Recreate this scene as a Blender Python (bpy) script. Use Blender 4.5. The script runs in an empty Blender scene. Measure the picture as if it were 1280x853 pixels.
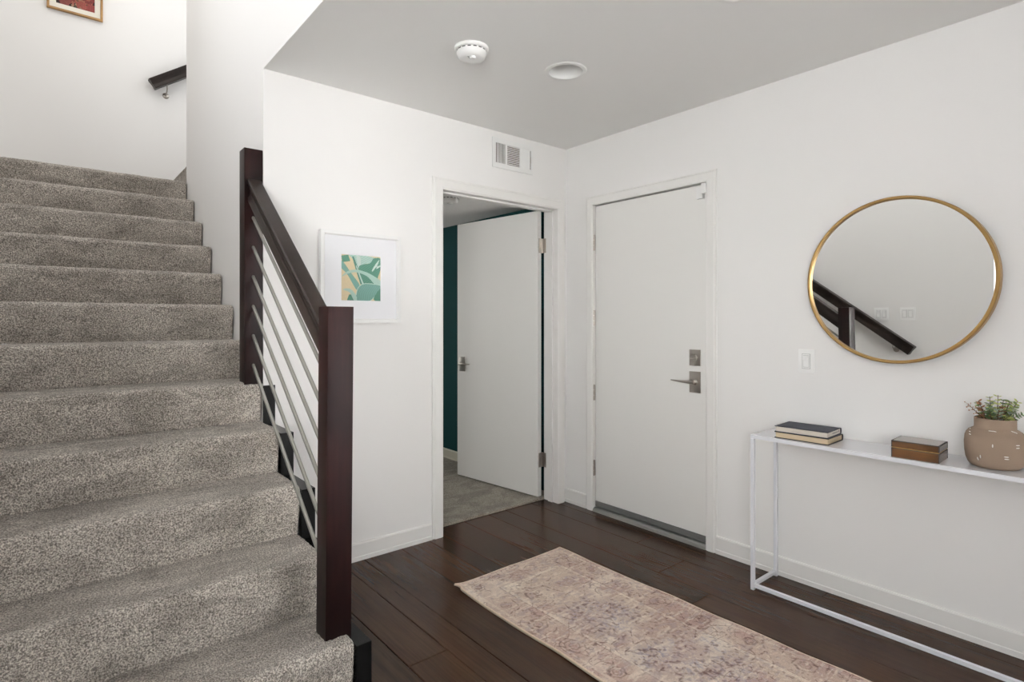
import bpy, bmesh, math, random
import numpy as np
from mathutils import Vector, Matrix, noise
random.seed(7); rng = np.random.RandomState(5)
S = bpy.context.scene; COL = S.collection
PI = math.pi

# ------------------------------------------------------------ camera, world, lights
cam = bpy.data.objects.new('camera', bpy.data.cameras.new('camera')); COL.objects.link(cam)
cam.location = (0, 0, 1.25); cam.rotation_euler = (PI/2, 0, -math.radians(39.641))
cam.data.sensor_width = 36; cam.data.lens = 19.969; cam.data.shift_y = -0.0203; cam.data.clip_start = 0.02
S.camera = cam
S.view_settings.view_transform = 'Standard'; S.view_settings.look = 'None'
S.view_settings.exposure = 0.36; S.view_settings.gamma = 1.0; S.view_settings.use_curve_mapping = False
w = bpy.data.worlds.new('daylight'); S.world = w; w.use_nodes = True
w.node_tree.nodes['Background'].inputs[0].default_value = (0.97, 0.98, 1.0, 1)
w.node_tree.nodes['Background'].inputs[1].default_value = 1.6

def area(name, loc, direction, sx, sy, power, color=(1, 1, 1), spread=180):
    l = bpy.data.lights.new(name, 'AREA'); l.shape = 'RECTANGLE'; l.size = sx; l.size_y = sy
    l.energy = power; l.color = color; l.spread = math.radians(spread)
    o = bpy.data.objects.new(name, l); COL.objects.link(o); o.location = loc
    o.rotation_euler = Vector(direction).to_track_quat('-Z', 'Y').to_euler()
    return o
area('added_rear_window_daylight', (4.35, -5.93, 1.35), (-0.1, 1, 0.05), 2.8, 2.1, 152, (1.0, 0.99, 0.975))  # daylight panel for a made-up rear window, added to light the hall
area('left_window_daylight', (-2.1, -2.0, 1.30), (1, 0.92, 0.06), 2.2, 1.7, 158, (1.0, 0.992, 0.975), 80)
area('stairwell_fill', (0.30, 3.3, 4.93), (0, 0, -1), 0.85, 2.9, 17, (1.0, 0.965, 0.92))  # added fill lamp below the closed stairwell ceiling; no skylight exists
area('added_stair_window_daylight', (-0.36, 2.5, 3.55), (1, 0.0, -0.15), 2.3, 1.6, 2.5, (1.0, 0.985, 0.965))  # added panel shining through the invented upper stair window
area('side_room_fill', (1.4, 6.0, 1.3), (0.15, -1, 0), 0.8, 1.2, 17, (1.0, 0.97, 0.93))  # added fill panel near the end wall; no window is built there

# ------------------------------------------------------------ helpers
def tag(o, label=None, cat=None, group=None, kind=None):
    if label: o['label'] = label
    if cat: o['category'] = cat
    if group: o['group'] = group
    if kind: o['kind'] = kind
    return o
def thing(name, label, cat, loc=(0, 0, 0), rz=0, group=None):
    o = bpy.data.objects.new(name, None); COL.objects.link(o); o.empty_display_size = 0.05
    o.location = loc; o.rotation_euler = (0, 0, rz); return tag(o, label, cat, group)
def link(name, me, mat=None, parent=None, smooth=None):
    o = bpy.data.objects.new(name, me); COL.objects.link(o)
    if mat is not None and not me.materials: me.materials.append(mat)
    if parent is not None: o.parent = parent
    return o
def obj(name, bm, mat=None, parent=None, smooth=None):
    me = bpy.data.meshes.new(name)
    bmesh.ops.recalc_face_normals(bm, faces=bm.faces)
    bm.to_mesh(me); bm.free()
    o = link(name, me, mat, parent)
    if smooth is not None:
        me.shade_smooth()
        if smooth < 180: me.set_sharp_from_angle(angle=math.radians(smooth))
    return o
def BM(): return bmesh.new()
def box(bm, x0, x1, y0, y1, z0, z1, bev=0.0, mtx=None, seg=1):
    b = bmesh.new()
    bmesh.ops.create_cube(b, size=1)
    for v in b.verts:
        v.co = Vector((x0+(v.co.x+.5)*(x1-x0), y0+(v.co.y+.5)*(y1-y0), z0+(v.co.z+.5)*(z1-z0)))
    if bev > 0: bmesh.ops.bevel(b, geom=list(b.edges), offset=bev, segments=seg, profile=0.7, affect='EDGES')
    if mtx is not None: bmesh.ops.transform(b, matrix=mtx, verts=b.verts)
    t = bpy.data.meshes.new('tmp'); b.to_mesh(t); b.free(); bm.from_mesh(t); bpy.data.meshes.remove(t)
    return bm
def prism(bm, pts, axis, a, b_):
    """extrude 2D pts along axis ('x': pts=(y,z); 'y': pts=(x,z); 'z': pts=(x,y))"""
    def P(p, t): return {'x': (t, p[0], p[1]), 'y': (p[0], t, p[1]), 'z': (p[0], p[1], t)}[axis]
    A = [bm.verts.new(P(p, a)) for p in pts]; B = [bm.verts.new(P(p, b_)) for p in pts]
    n = len(pts)
    bm.faces.new(A); bm.faces.new(B[::-1])
    for i in range(n): bm.faces.new((A[i], A[(i+1) % n], B[(i+1) % n], B[i]))
    return bm
def lathe(bm, prof, seg=48, mtx=Matrix(), close=False):
    rings = []
    for r, z in prof:
        if r < 1e-6: rings.append([bm.verts.new(mtx @ Vector((0, 0, z)))])
        else: rings.append([bm.verts.new(mtx @ Vector((r*math.cos(2*PI*k/seg), r*math.sin(2*PI*k/seg), z))) for k in range(seg)])
    for a, b in zip(rings, rings[1:]):
        for k in range(seg):
            q = (k+1) % seg
            if len(a) == 1 and len(b) == 1: continue
            if len(a) == 1: bm.faces.new((a[0], b[k], b[q]))
            elif len(b) == 1: bm.faces.new((a[k], b[0], a[q]))
            else: bm.faces.new((a[k], b[k], b[q], a[q]))
    return bm
def tube(bm, pts, r, seg=10, caps=True):
    pts = [Vector(p) for p in pts]; rings = []
    for i, p in enumerate(pts):
        d = (pts[min(i+1, len(pts)-1)]-pts[max(i-1, 0)]).normalized()
        up = Vector((0, 0, 1)) if abs(d.z) < .95 else Vector((1, 0, 0))
        u = d.cross(up).normalized(); v = u.cross(d)
        rr = r[i] if isinstance(r, (list, tuple)) else r
        rings.append([bm.verts.new(p+u*rr*math.cos(2*PI*k/seg)+v*rr*math.sin(2*PI*k/seg)) for k in range(seg)])
    for a, b in zip(rings, rings[1:]):
        for k in range(seg): bm.faces.new((a[k], a[(k+1) % seg], b[(k+1) % seg], b[k]))
    if caps: bm.faces.new(rings[0][::-1]); bm.faces.new(rings[-1])
    return bm
def sweep(bm, prof, p0, p1, side):
    """closed 2D profile (s along side vector, t up-perpendicular) swept straight from p0 to p1"""
    p0, p1, side = Vector(p0), Vector(p1), Vector(side)
    d = (p1-p0).normalized(); up = side.cross(d).normalized()
    if up.z < 0: up = -up
    A = [bm.verts.new(p0+side*s+up*t) for s, t in prof]; B = [bm.verts.new(p1+side*s+up*t) for s, t in prof]
    n = len(prof); bm.faces.new(A); bm.faces.new(B[::-1])
    for i in range(n): bm.faces.new((A[i], A[(i+1) % n], B[(i+1) % n], B[i]))
    return bm

# ------------------------------------------------------------ materials
def mat(name, col, rough=0.5, metal=0.0, spec=0.5, coat=0.0):
    m = bpy.data.materials.new(name); m.use_nodes = True
    p = m.node_tree.nodes['Principled BSDF']
    p.inputs['Base Color'].default_value = (*col, 1); p.inputs['Roughness'].default_value = rough
    p.inputs['Metallic'].default_value = metal; p.inputs['Specular IOR Level'].default_value = spec
    p.inputs['Coat Weight'].default_value = coat
    return m
def N(m, typ, **kw):
    n = m.node_tree.nodes.new(typ)
    for k, v in kw.items():
        if k in n.inputs.keys(): n.inputs[k].default_value = v
        else: setattr(n, k, v)
    return n
def L(m, a, b): m.node_tree.links.new(a, b)
def P(m): return m.node_tree.nodes['Principled BSDF']
def coords(m, scale=(1, 1, 1), rnd=False):
    tc = N(m, 'ShaderNodeTexCoord'); mp = N(m, 'ShaderNodeMapping'); mp.inputs['Scale'].default_value = scale
    if rnd:
        oi = N(m, 'ShaderNodeObjectInfo'); mu = N(m, 'ShaderNodeMath', operation='MULTIPLY'); mu.inputs[1].default_value = 37.0
        L(m, oi.outputs['Random'], mu.inputs[0])
        ad = N(m, 'ShaderNodeVectorMath', operation='ADD'); L(m, tc.outputs['Object'], ad.inputs[0]); L(m, mu.outputs[0], ad.inputs[1])
        L(m, ad.outputs[0], mp.inputs['Vector'])
    else: L(m, tc.outputs['Object'], mp.inputs['Vector'])
    return mp.outputs[0]
def ramp(m, fac, stops):
    r = N(m, 'ShaderNodeValToRGB'); e = r.color_ramp.elements
    e[0].position, e[0].color = stops[0][0], (*stops[0][1], 1); e[1].position, e[1].color = stops[-1][0], (*stops[-1][1], 1)
    for p_, c in stops[1:-1]:
        q = e.new(p_); q.color = (*c, 1)
    L(m, fac, r.inputs[0]); return r.outputs[0]
def noise_(m, vec, scale, detail=3, rough=0.5, dist=0.0):
    n = N(m, 'ShaderNodeTexNoise'); n.inputs['Scale'].default_value = scale; n.inputs['Detail'].default_value = detail
    n.inputs['Roughness'].default_value = rough; n.inputs['Distortion'].default_value = dist
    if vec is not None: L(m, vec, n.inputs['Vector'])
    return n.outputs['Fac']
def bump(m, h, strength, dist=0.01):
    b = N(m, 'ShaderNodeBump'); b.inputs['Strength'].default_value = strength; b.inputs['Distance'].default_value = dist
    L(m, h, b.inputs['Height']); L(m, b.outputs[0], P(m).inputs['Normal'])
def mixc(m, fac, a, b, mode='MIX'):
    x = N(m, 'ShaderNodeMix', data_type='RGBA', blend_type=mode)
    for s, v in ((x.inputs[0], fac), (x.inputs[6], a), (x.inputs[7], b)):
        if isinstance(v, (int, float)): s.default_value = v
        elif isinstance(v, tuple): s.default_value = (*v, 1)
        else: L(m, v, s)
    return x.outputs[2]
def painted(name, col, rough=0.6, b=0.03):
    m = mat(name, col, rough); v = coords(m); bump(m, noise_(m, v, 260, 2), b, 0.002); return m

M_wall = painted('wall_paint', (0.865, 0.855, 0.84), 0.75)
M_ceil = painted('ceiling_paint', (0.90, 0.895, 0.88), 0.85)
M_trim = painted('trim_paint', (0.84, 0.83, 0.805), 0.38, 0.01)
M_door = painted('door_paint', (0.82, 0.81, 0.785), 0.42, 0.012)
M_teal = painted('teal_paint', (0.006, 0.045, 0.046), 0.8)
P(M_teal).inputs['Specular IOR Level'].default_value = 0.12
M_white = mat('white_plastic', (0.84, 0.84, 0.825), 0.35)
M_switch = mat('bright_white_switch_plastic', (0.93, 0.93, 0.92), 0.3)
M_gap = mat('switch_gap_shadow', (0.25, 0.25, 0.24), 0.8)  # grey that paints the shade lines around the switch rockers
M_dark = mat('dark_void', (0.02, 0.019, 0.018), 0.8)
M_nickel = mat('satin_nickel', (0.42, 0.39, 0.355), 0.3, 1.0)
M_steel = mat('railing_bar_paint', (0.29, 0.285, 0.255), 0.34, 0.55)
M_sweep = mat('grey_sweep', (0.115, 0.117, 0.113), 0.55)
M_alu = mat('threshold_metal', (0.36, 0.37, 0.35), 0.4, 0.7)
M_table = mat('white_lacquer', (0.80, 0.81, 0.85), 0.14, 0, 0.5, 0.6)
M_frame_white = mat('white_picture_frame', (0.84, 0.84, 0.83), 0.4)
M_mat_board = mat('mat_board', (0.83, 0.835, 0.86), 0.8)
M_cream = mat('cream_mat_board', (0.82, 0.79, 0.70), 0.8)
M_mirror = mat('mirror_glass', (0.93, 0.94, 0.93), 0.0, 1.0)
def wood_dark(name, a, b, rough, axis='z', coat=0.0, k=1.0):
    m = mat(name, a, rough, 0, 0.17, coat)
    sc = {'z': (70, 70, 3), 'y': (60, 2.2, 60), 'x': (3, 60, 60)}[axis]
    v = coords(m, sc, True); f = noise_(m, v, 1.0, 5, 0.6, 0.6)
    g = noise_(m, coords(m, (5, 5, 5), True), 1.0, 3)
    c1 = ramp(m, f, [(0.3, a), (0.7, b)]); c2 = mixc(m, ramp(m, g, [(0.35, (0.0,)*3), (0.7, (1.0,)*3)]), c1, tuple(x*0.6*k for x in a))
    L(m, c2, P(m).inputs['Base Color']); bump(m, f, 0.06, 0.002); P(m).inputs['Coat Roughness'].default_value = 0.12
    return m
M_espresso = wood_dark('espresso_wood', (0.009, 0.0030, 0.0030), (0.022, 0.0075, 0.0065), 0.38)
M_rail = wood_dark('espresso_rail_wood', (0.024, 0.017, 0.014), (0.036, 0.026, 0.022), 0.3, 'y')
M_stringer = mat('black_stringer_paint', (0.007, 0.007, 0.007), 0.16, 0, 0.10, 0.0)
# floor planks
M_plank = mat('walnut_plank', (0.05, 0.025, 0.016), 0.24, 0, 0.14, 0.0)
def build_plank(m):
    oi = N(m, 'ShaderNodeObjectInfo')
    base = ramp(m, oi.outputs['Random'], [(0.0, (0.040, 0.0220, 0.0135)), (0.35, (0.050, 0.0250, 0.0140)), (0.7, (0.060, 0.0285, 0.0150)), (1.0, (0.046, 0.0250, 0.0155))])
    v = coords(m, (110, 2.4, 1), True); f = noise_(m, v, 1.0, 6, 0.65, 0.3)
    g = noise_(m, coords(m, (9, 2.2, 1), True), 1.0, 4, 0.6, 0.5)
    c = mixc(m, ramp(m, f, [(0.35, (0,)*3), (0.65, (1,)*3)]), (0.78, 0.78, 0.78), (1.15, 1.13, 1.12))
    c = mixc(m, 1.0, base, c, 'MULTIPLY')
    c = mixc(m, ramp(m, g, [(0.42, (0,)*3), (0.62, (1,)*3)]), c, mixc(m, 1.0, c, (0.80, 0.77, 0.75), 'MULTIPLY'))
    L(m, c, P(m).inputs['Base Color'])
    r = ramp(m, f, [(0.3, (0.17,)*3), (0.75, (0.27,)*3)]); L(m, r, P(m).inputs['Roughness'])
    bump(m, noise_(m, coords(m, (14, 1.5, 1), True), 1.0, 2), 0.25, 0.002)
build_plank(M_plank)
# carpet
def carpet(name, lo, mid, hi, scale=205):
    m = mat(name, mid, 0.95, 0, 0.1)
    v = coords(m)
    f = noise_(m, v, scale, 4, 0.75); vo = N(m, 'ShaderNodeTexVoronoi'); vo.inputs['Scale'].default_value = scale*1.15; L(m, v, vo.inputs['Vector'])
    c = ramp(m, f, [(0.40, lo), (0.50, mid), (0.58, hi)])
    pl = noise_(m, coords(m, (0.6, 1.3, 1.3)), 7.0, 3, 0.6, 0.8)                  # brushed pile direction patches
    c = mixc(m, ramp(m, pl, [(0.44, (0,)*3), (0.60, (1,)*3)]), c, mixc(m, 1.0, c, (0.72, 0.71, 0.70), 'MULTIPLY'))
    L(m, c, P(m).inputs['Base Color']); P(m).inputs['Sheen Weight'].default_value = 0.25; P(m).inputs['Sheen Roughness'].default_value = 0.6
    mu = N(m, 'ShaderNodeMath', operation='ADD'); L(m, f, mu.inputs[0]); L(m, vo.outputs['Distance'], mu.inputs[1])
    bump(m, mu.outputs[0], 0.9, 0.006)
    return m
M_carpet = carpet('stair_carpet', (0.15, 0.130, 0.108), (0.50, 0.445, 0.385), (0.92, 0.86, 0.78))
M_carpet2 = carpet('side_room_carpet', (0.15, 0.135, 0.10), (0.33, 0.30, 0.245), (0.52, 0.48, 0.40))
def attr_mat(name, rough=0.9, detail=None, coat=0.0):
    m = mat(name, (0.5,)*3, rough, 0, 0.3, coat); a = N(m, 'ShaderNodeVertexColor'); a.layer_name = 'Col'
    c = a.outputs['Color']
    if detail:
        f = noise_(m, coords(m), detail, 3, 0.7)
        c = mixc(m, 1.0, c, ramp(m, f, [(0.3, (0.72,)*3), (0.7, (1.25,)*3)]), 'MULTIPLY'); bump(m, f, 0.4, 0.002)
    L(m, c, P(m).inputs['Base Color']); return m

# ------------------------------------------------------------ dimensions
XL, XS, XR, YB, ZC = -0.30, 0.80, 2.795, 2.79, 2.43
YREAR, YLAND, ZTOP = -6.0, 5.50, 5.0
YOPEN, XFAR = -0.35, 6.2        # invented wide living space behind the camera, opened to let daylight in
def struct(name, bm, m, parent=None, smooth=None):
    o = obj(name, bm, m, parent, smooth)
    if parent is None: o['kind'] = 'structure'
    return o

# floor: sub-base + planks
bm = box(BM(), XL-0.02, XR+0.02, YREAR, YB+0.125, -0.12, -0.014); box(bm, XR+0.0201, XFAR, YREAR, YOPEN, -0.12, -0.014)
fl = struct('floor', bm, M_dark)
def plank(x0, x1, y0, y1):
    g = 0.0010; e = 0.0022
    bm = BM(); rings = []
    for z, i in ((-0.014, 0), (-0.0022, 0), (0.0, e)):
        rings.append([bm.verts.new((a, b, z)) for a, b in ((x0+g+i, y0+g+i), (x1-g-i, y0+g+i), (x1-g-i, y1-g-i), (x0+g+i, y1-g-i))])
    for a, b in zip(rings, rings[1:]):
        for k in range(4): bm.faces.new((a[k], a[(k+1) % 4], b[(k+1) % 4], b[k]))
    bm.faces.new(rings[-1]); bm.faces.new(rings[0][::-1])
    obj('plank', bm, M_plank, fl)
seams = [1.02, 1.185, 1.298, 1.515, 1.69, 1.80, 2.02, 2.21, 2.35, 2.572, 2.715]
joints = {1: (1.815,), 9: (1.703,), 8: (1.42,), 10: (2.008, 1.083), }
for k in range(19):
    for a, b in ((YREAR, -4.1+0.9*math.sin(k*2.3)), (-4.1+0.9*math.sin(k*2.3), -2.0+0.7*math.sin(k*1.7)), (-2.0+0.7*math.sin(k*1.7), YOPEN)): plank(XR+0.018+0.18*k, XR+0.018+0.18*(k+1), a, b)
xs = [XL-0.02]; pre = [-0.15, 0.065, 0.18, 0.40, 0.58, 0.69, 0.855]
xs += pre + seams + [XR+0.018]
for i in range(len(xs)-1):
    x0, x1 = xs[i], xs[i+1]
    si = seams.index(x1) if x1 in seams else -1
    cuts = {1: [1.815, -0.3, -2.2], 8: [1.42, -0.9, -2.6], 9: [1.703, -0.4, -2.3], 10: [2.008, 1.083, -1.0, -2.7]}.get(si)
    if cuts is None: cuts = [random.uniform(-0.2, 0.5) - k*random.uniform(1.5, 1.9) for k in range(3)]
    if si == 10: cuts = [2.008, 0.2, -1.6]
    if i == len(xs)-2: cuts = [1.083, -0.8, -2.5]
    top = YB+0.122 if x0 > 1.6 and x1 < 2.72 else (YB if x0 >= 0.855-1e-6 else 1.9)
    if x0 < 1.785 < x1 or (x0 < 2.705 and x1 > 2.71): top = YB+0.122
    ys = [top]+[c for c in sorted(cuts, reverse=True) if c < top-0.2 and c > YREAR+0.2]+[YREAR]
    for a, b in zip(ys, ys[1:]): plank(x0, x1, b, a)

# walls
DX0, DX1, DZ = 1.785, 2.706, 2.006           # side-room doorway
DY0, DY1, FZ = 1.706, 2.528, 2.004           # front door opening
T = 0.125
bm = BM()
box(bm, XS, DX0-0.018, YB, YB+T, -0.014, ZC+0.25); box(bm, DX1+0.018, XR+0.03, YB, YB+T, -0.014, ZC+0.25)
box(bm, DX0-0.018, DX1+0.018, YB, YB+T, DZ+0.018, ZC+0.25)
struct('wall_back', bm, M_wall)
bm = BM()
box(bm, XR, XR+0.14, YOPEN, DY0-0.018, -0.014, ZC+0.25); box(bm, XR, XR+0.14, DY1+0.018, YB+T, -0.014, ZC+0.25)
box(bm, XR, XR+0.14, DY0-0.018, DY1+0.018, FZ+0.018, ZC+0.25)
struct('wall_right', bm, M_wall)
# wall beside the upper stairs with the fascia above the hall ceiling edge
bm = BM()
box(bm, XS, XS+0.12, YB+T, 4.62, -0.014, ZTOP); box(bm, XS, XS+0.12, YREAR, YB+T, ZC+0.25, ZTOP)
box(bm, XS, XS+0.12, YREAR, YB, ZC, ZC+0.25)
struct('wall_stair_side', bm, M_wall)
W_Y0, W_Y1, W_Z0, W_Z1 = -1.10, 1.245, 0.75, 2.30
bm = BM()
box(bm, XL-0.14, XL, YREAR, W_Y0, -0.014, ZTOP); box(bm, XL-0.14, XL, W_Y1, 1.3, -0.014, ZTOP); box(bm, XL-0.14, XL, 3.7, YLAND+0.14, -0.014, ZTOP); box(bm, XL-0.14, XL, 1.3, 3.7, -0.014, 2.7); box(bm, XL-0.14, XL, 1.3, 3.7, 4.4, ZTOP)
box(bm, XL-0.14, XL, W_Y0, W_Y1, -0.014, W_Z0); box(bm, XL-0.14, XL, W_Y0, W_Y1, W_Z1, ZTOP)
U_Y0, U_Y1, U_Z0, U_Z1 = 1.3, 3.7, 2.7, 4.4
struct('wall_left', bm, M_wall)
bm = BM(); R0, R1, RZ = 2.9, 5.8, 2.38
box(bm, XL-0.14, R0, YREAR-0.14, YREAR, -0.014, ZTOP); box(bm, R1, XFAR+0.14, YREAR-0.14, YREAR, -0.014, ZTOP)
box(bm, R0, R1, YREAR-0.14, YREAR, RZ, ZTOP); box(bm, R0, R1, YREAR-0.14, YREAR, -0.014, 0.3)
struct('wall_rear', bm, M_wall)
bm = box(BM(), XFAR, XFAR+0.14, YREAR, YOPEN, -0.014, ZC+0.25); struct('wall_living_right', bm, M_wall)
bm = box(BM(), XR+0.14, XFAR+0.14, YOPEN, YOPEN+0.14, -0.014, ZC+0.25); struct('wall_living_front', bm, M_wall)
struct('wall_landing', box(BM(), XL-0.14, 3.3, YLAND, YLAND+0.14, 2.12, ZTOP), M_wall)

# hall ceiling with a hole for each downlight
LIGHTS = [(1.911, 1.909), (1.905, 1.035)]; RH = 0.078
bm = BM(); x0, x1 = XS+0.12, XR+0.02
box(bm, XS+0.001, XS+0.12, YREAR, YB, ZC-0.0009, ZC-0.0001)
ybands = []; prev = YREAR
for (cx, cy) in sorted(LIGHTS, key=lambda p: p[1]):
    ybands.append(('b', prev, cy-0.2)); ybands.append(('h', cx, cy)); prev = cy+0.2
ybands.append(('b', prev, YB+0.02)); box(bm, x1, XFAR+0.02, YREAR, YOPEN+0.02, ZC, ZC+0.02)
for b in ybands:
    if b[0] == 'b': box(bm, x0, x1, b[1], b[2], ZC, ZC+0.02); continue
    cx, cy = b[1:]
    box(bm, x0, cx-0.2, cy-0.2, cy+0.2, ZC, ZC+0.02); box(bm, cx+0.2, x1, cy-0.2, cy+0.2, ZC, ZC+0.02)
    n = 48; inn = []; out = []
    for k in range(n):
        a = 2*PI*k/n+PI/4; c, s = math.cos(a), math.sin(a); q = max(abs(c), abs(s))
        inn.append(bm.verts.new((cx+RH*c, cy+RH*s, ZC))); out.append(bm.verts.new((cx+0.2*c/q, cy+0.2*s/q, ZC)))
    for k in range(n): bm.faces.new((inn[k], inn[(k+1) % n], out[(k+1) % n], out[k]))
struct('ceiling', bm, M_ceil)
struct('ceiling', box(BM(), XS+0.12, XR+0.14, YREAR, YB+T, ZC+0.25, ZC+0.30), M_ceil)          # floor slab above
bm = BM(); struct('ceiling', box(bm, XL-0.14, 3.3, YREAR, YLAND+0.14, ZTOP, ZTOP+0.1), M_ceil)   # over the stairwell

# side room
bm = BM(); box(bm, XR+0.022, XR+0.14, YB+T, 6.3, -0.014, 2.12); struct('wall_side_room', bm, M_teal)
bm = BM(); box(bm, 0.92, XR+0.14, 6.2, 6.3, -0.014, 2.3); struct('wall_side_room_end', bm, M_teal)
bm = BM(); box(bm, 0.80, 0.92, 4.62, 6.2, -0.014, 2.1); struct('wall_side_room_left', bm, M_teal)
struct('ceiling', box(BM(), 0.92, XR+0.04, YB+T, 6.2, 2.09, 2.12), M_ceil)
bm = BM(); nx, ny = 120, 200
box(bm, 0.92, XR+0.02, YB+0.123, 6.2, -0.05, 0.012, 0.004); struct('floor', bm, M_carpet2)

# baseboards with a small shoulder and shoe line
BPROF = [(0, 0), (0.015, 0), (0.015, 0.021), (0.0125, 0.024), (0.0125, 0.086), (0.009, 0.092), (0, 0.093)]
def baseboard(name, axis, plane, sgn, a, b, m=M_trim):
    pts = [(plane+sgn*t, z) for t, z in BPROF]
    return struct(name, prism(BM(), pts, axis, a, b), m)
baseboard('baseboard_back', 'y', XR, -1, YOPEN, DY0-0.06).name = 'baseboard_right'
baseboard('baseboard_right', 'y', XR, -1, DY1+0.062, YB)
struct('baseboard_back', prism(BM(), [(YB-t, z) for t, z in BPROF], 'x', 0.855, 1.712), M_trim)
baseboard('baseboard_left', 'y', XL, 1, YREAR, 1.70)
baseboard('baseboard_side_room', 'y', XR+0.022, -1, YB+T+0.30, 6.2, painted('side_room_trim', (0.50, 0.49, 0.40), 0.5, 0.01))

# doorway casings and jambs (trim_n)
def casing_profile(w_): return [(0, 0), (0, 0.013), (0.012, 0.018), (w_-0.014, 0.018), (w_-0.008, 0.012), (w_, 0.010), (w_, 0)]
def casing_back(name, x_in, x_out, z1, plane, sgn):
    w_ = abs(x_out-x_in); s = 1 if x_out > x_in else -1
    pts = [(x_in+s*a, plane+sgn*b) for a, b in casing_profile(w_)]
    return prism(BM(), pts, 'z', 0, z1)
bm = BM()
def mitred(bm, fn, w_, a0, a1, h):
    """U-shaped casing: fn(u, d, z) -> point; u across, d proud; inner opening a0..a1 up to h, width w_"""
    prof = casing_profile(w_)
    L_ = [[bm.verts.new(fn(a0-a, b, z)) for a, b in prof] for z in (0.0,)]
    top_l = [bm.verts.new(fn(a0-a, b, h+a)) for a, b in prof]
    top_r = [bm.verts.new(fn(a1+a, b, h+a)) for a, b in prof]
    R_ = [bm.verts.new(fn(a1+a, b, 0.0)) for a, b in prof]
    loops = [L_[0], top_l, top_r, R_]
    for A, B in zip(loops, loops[1:]):
        for k in range(len(prof)-1): bm.faces.new((A[k], A[k+1], B[k+1], B[k]))
    bm.faces.new(L_[0]); bm.faces.new(R_[::-1])
mitred(bm, lambda u, d, z: (u, YB-d, z), 0.068, DX0, DX1, DZ)
t1 = struct('trim_1', bm, M_trim); tag(t1, 'white casing around the open side doorway')
bm = BM()
box(bm, DX0-0.018, DX0, YB, YB+T, 0, DZ); box(bm, DX1, DX1+0.018, YB, YB+T, 0, DZ); box(bm, DX0-0.018, DX1+0.018, YB, YB+T, DZ, DZ+0.018)
box(bm, DX0, DX0+0.010, YB+0.035, YB+0.075, 0, DZ); box(bm, DX1-0.010, DX1, YB+0.035, YB+0.075, 0, DZ); box(bm, DX0, DX1, YB+0.035, YB+0.075, DZ-0.010, DZ)
struct('trim_2', bm, M_trim)
bm = BM(); mitred(bm, lambda u, d, z: (XR-d, u, z), 0.060, DY0, DY1, FZ)
struct('trim_3', bm, M_trim)
bm = BM()
box(bm, XR, XR+0.12, DY0-0.018, DY0, 0, FZ); box(bm, XR, XR+0.12, DY1, DY1+0.018, 0, FZ); box(bm, XR, XR+0.12, DY0-0.018, DY1+0.018, FZ, FZ+0.018)
box(bm, XR+0.055, XR+0.09, DY0, DY1, FZ-0.012, FZ); box(bm, XR+0.055, XR+0.09, DY0, DY0+0.012, 0, FZ); box(bm, XR+0.055, XR+0.09, DY1-0.012, DY1, 0, FZ)
struct('trim_4', bm, M_trim)
struct('wall_porch', box(BM(), XR+0.13, XR+0.14, DY0-0.02, DY1+0.02, 0, FZ+0.02), M_dark)

# hinges: leaf plates + knuckle, local: pin along z at origin, plates along +-x
def hinge_meshes():
    b1 = BM(); box(b1, -0.034, -0.003, -0.0015, 0.0015, -0.05, 0.05, 0.0006); box(b1, 0.0045, 0.0065, -0.036, 0.006, -0.05, 0.05, 0.0006, Matrix.Rotation(-math.radians(7.0), 4, 'Z'))
    b2 = BM()
    for k in range(5): lathe(b2, [(0, -0.05+k*0.02), (0.0062, -0.0495+k*0.02), (0.0062, -0.0305+k*0.02), (0, -0.03+k*0.02)], 12)
    b3 = BM()
    for sx in (-1,):
        for i, z in enumerate((-0.036, 0, 0.036)): lathe(b3, [(0, 0.0022), (0.0032, 0.0018), (0.0036, 0.0)], 8, Matrix.Translation((sx*(0.018+(0.007 if i == 1 else 0)), 0, z)) @ Matrix.Rotation(PI/2, 4, 'X'))
    return b1, b2, b3
# open side-room door
ang = math.radians(7.0); HX, HY = 2.6990, YB+T+0.020
door = thing('door_1', 'white flush interior door standing open into the teal side room', None, (HX, HY, 0.02), ang)
door['kind'] = 'structure'
LW, LT, LH = 0.845, 0.040, 1.992
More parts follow.
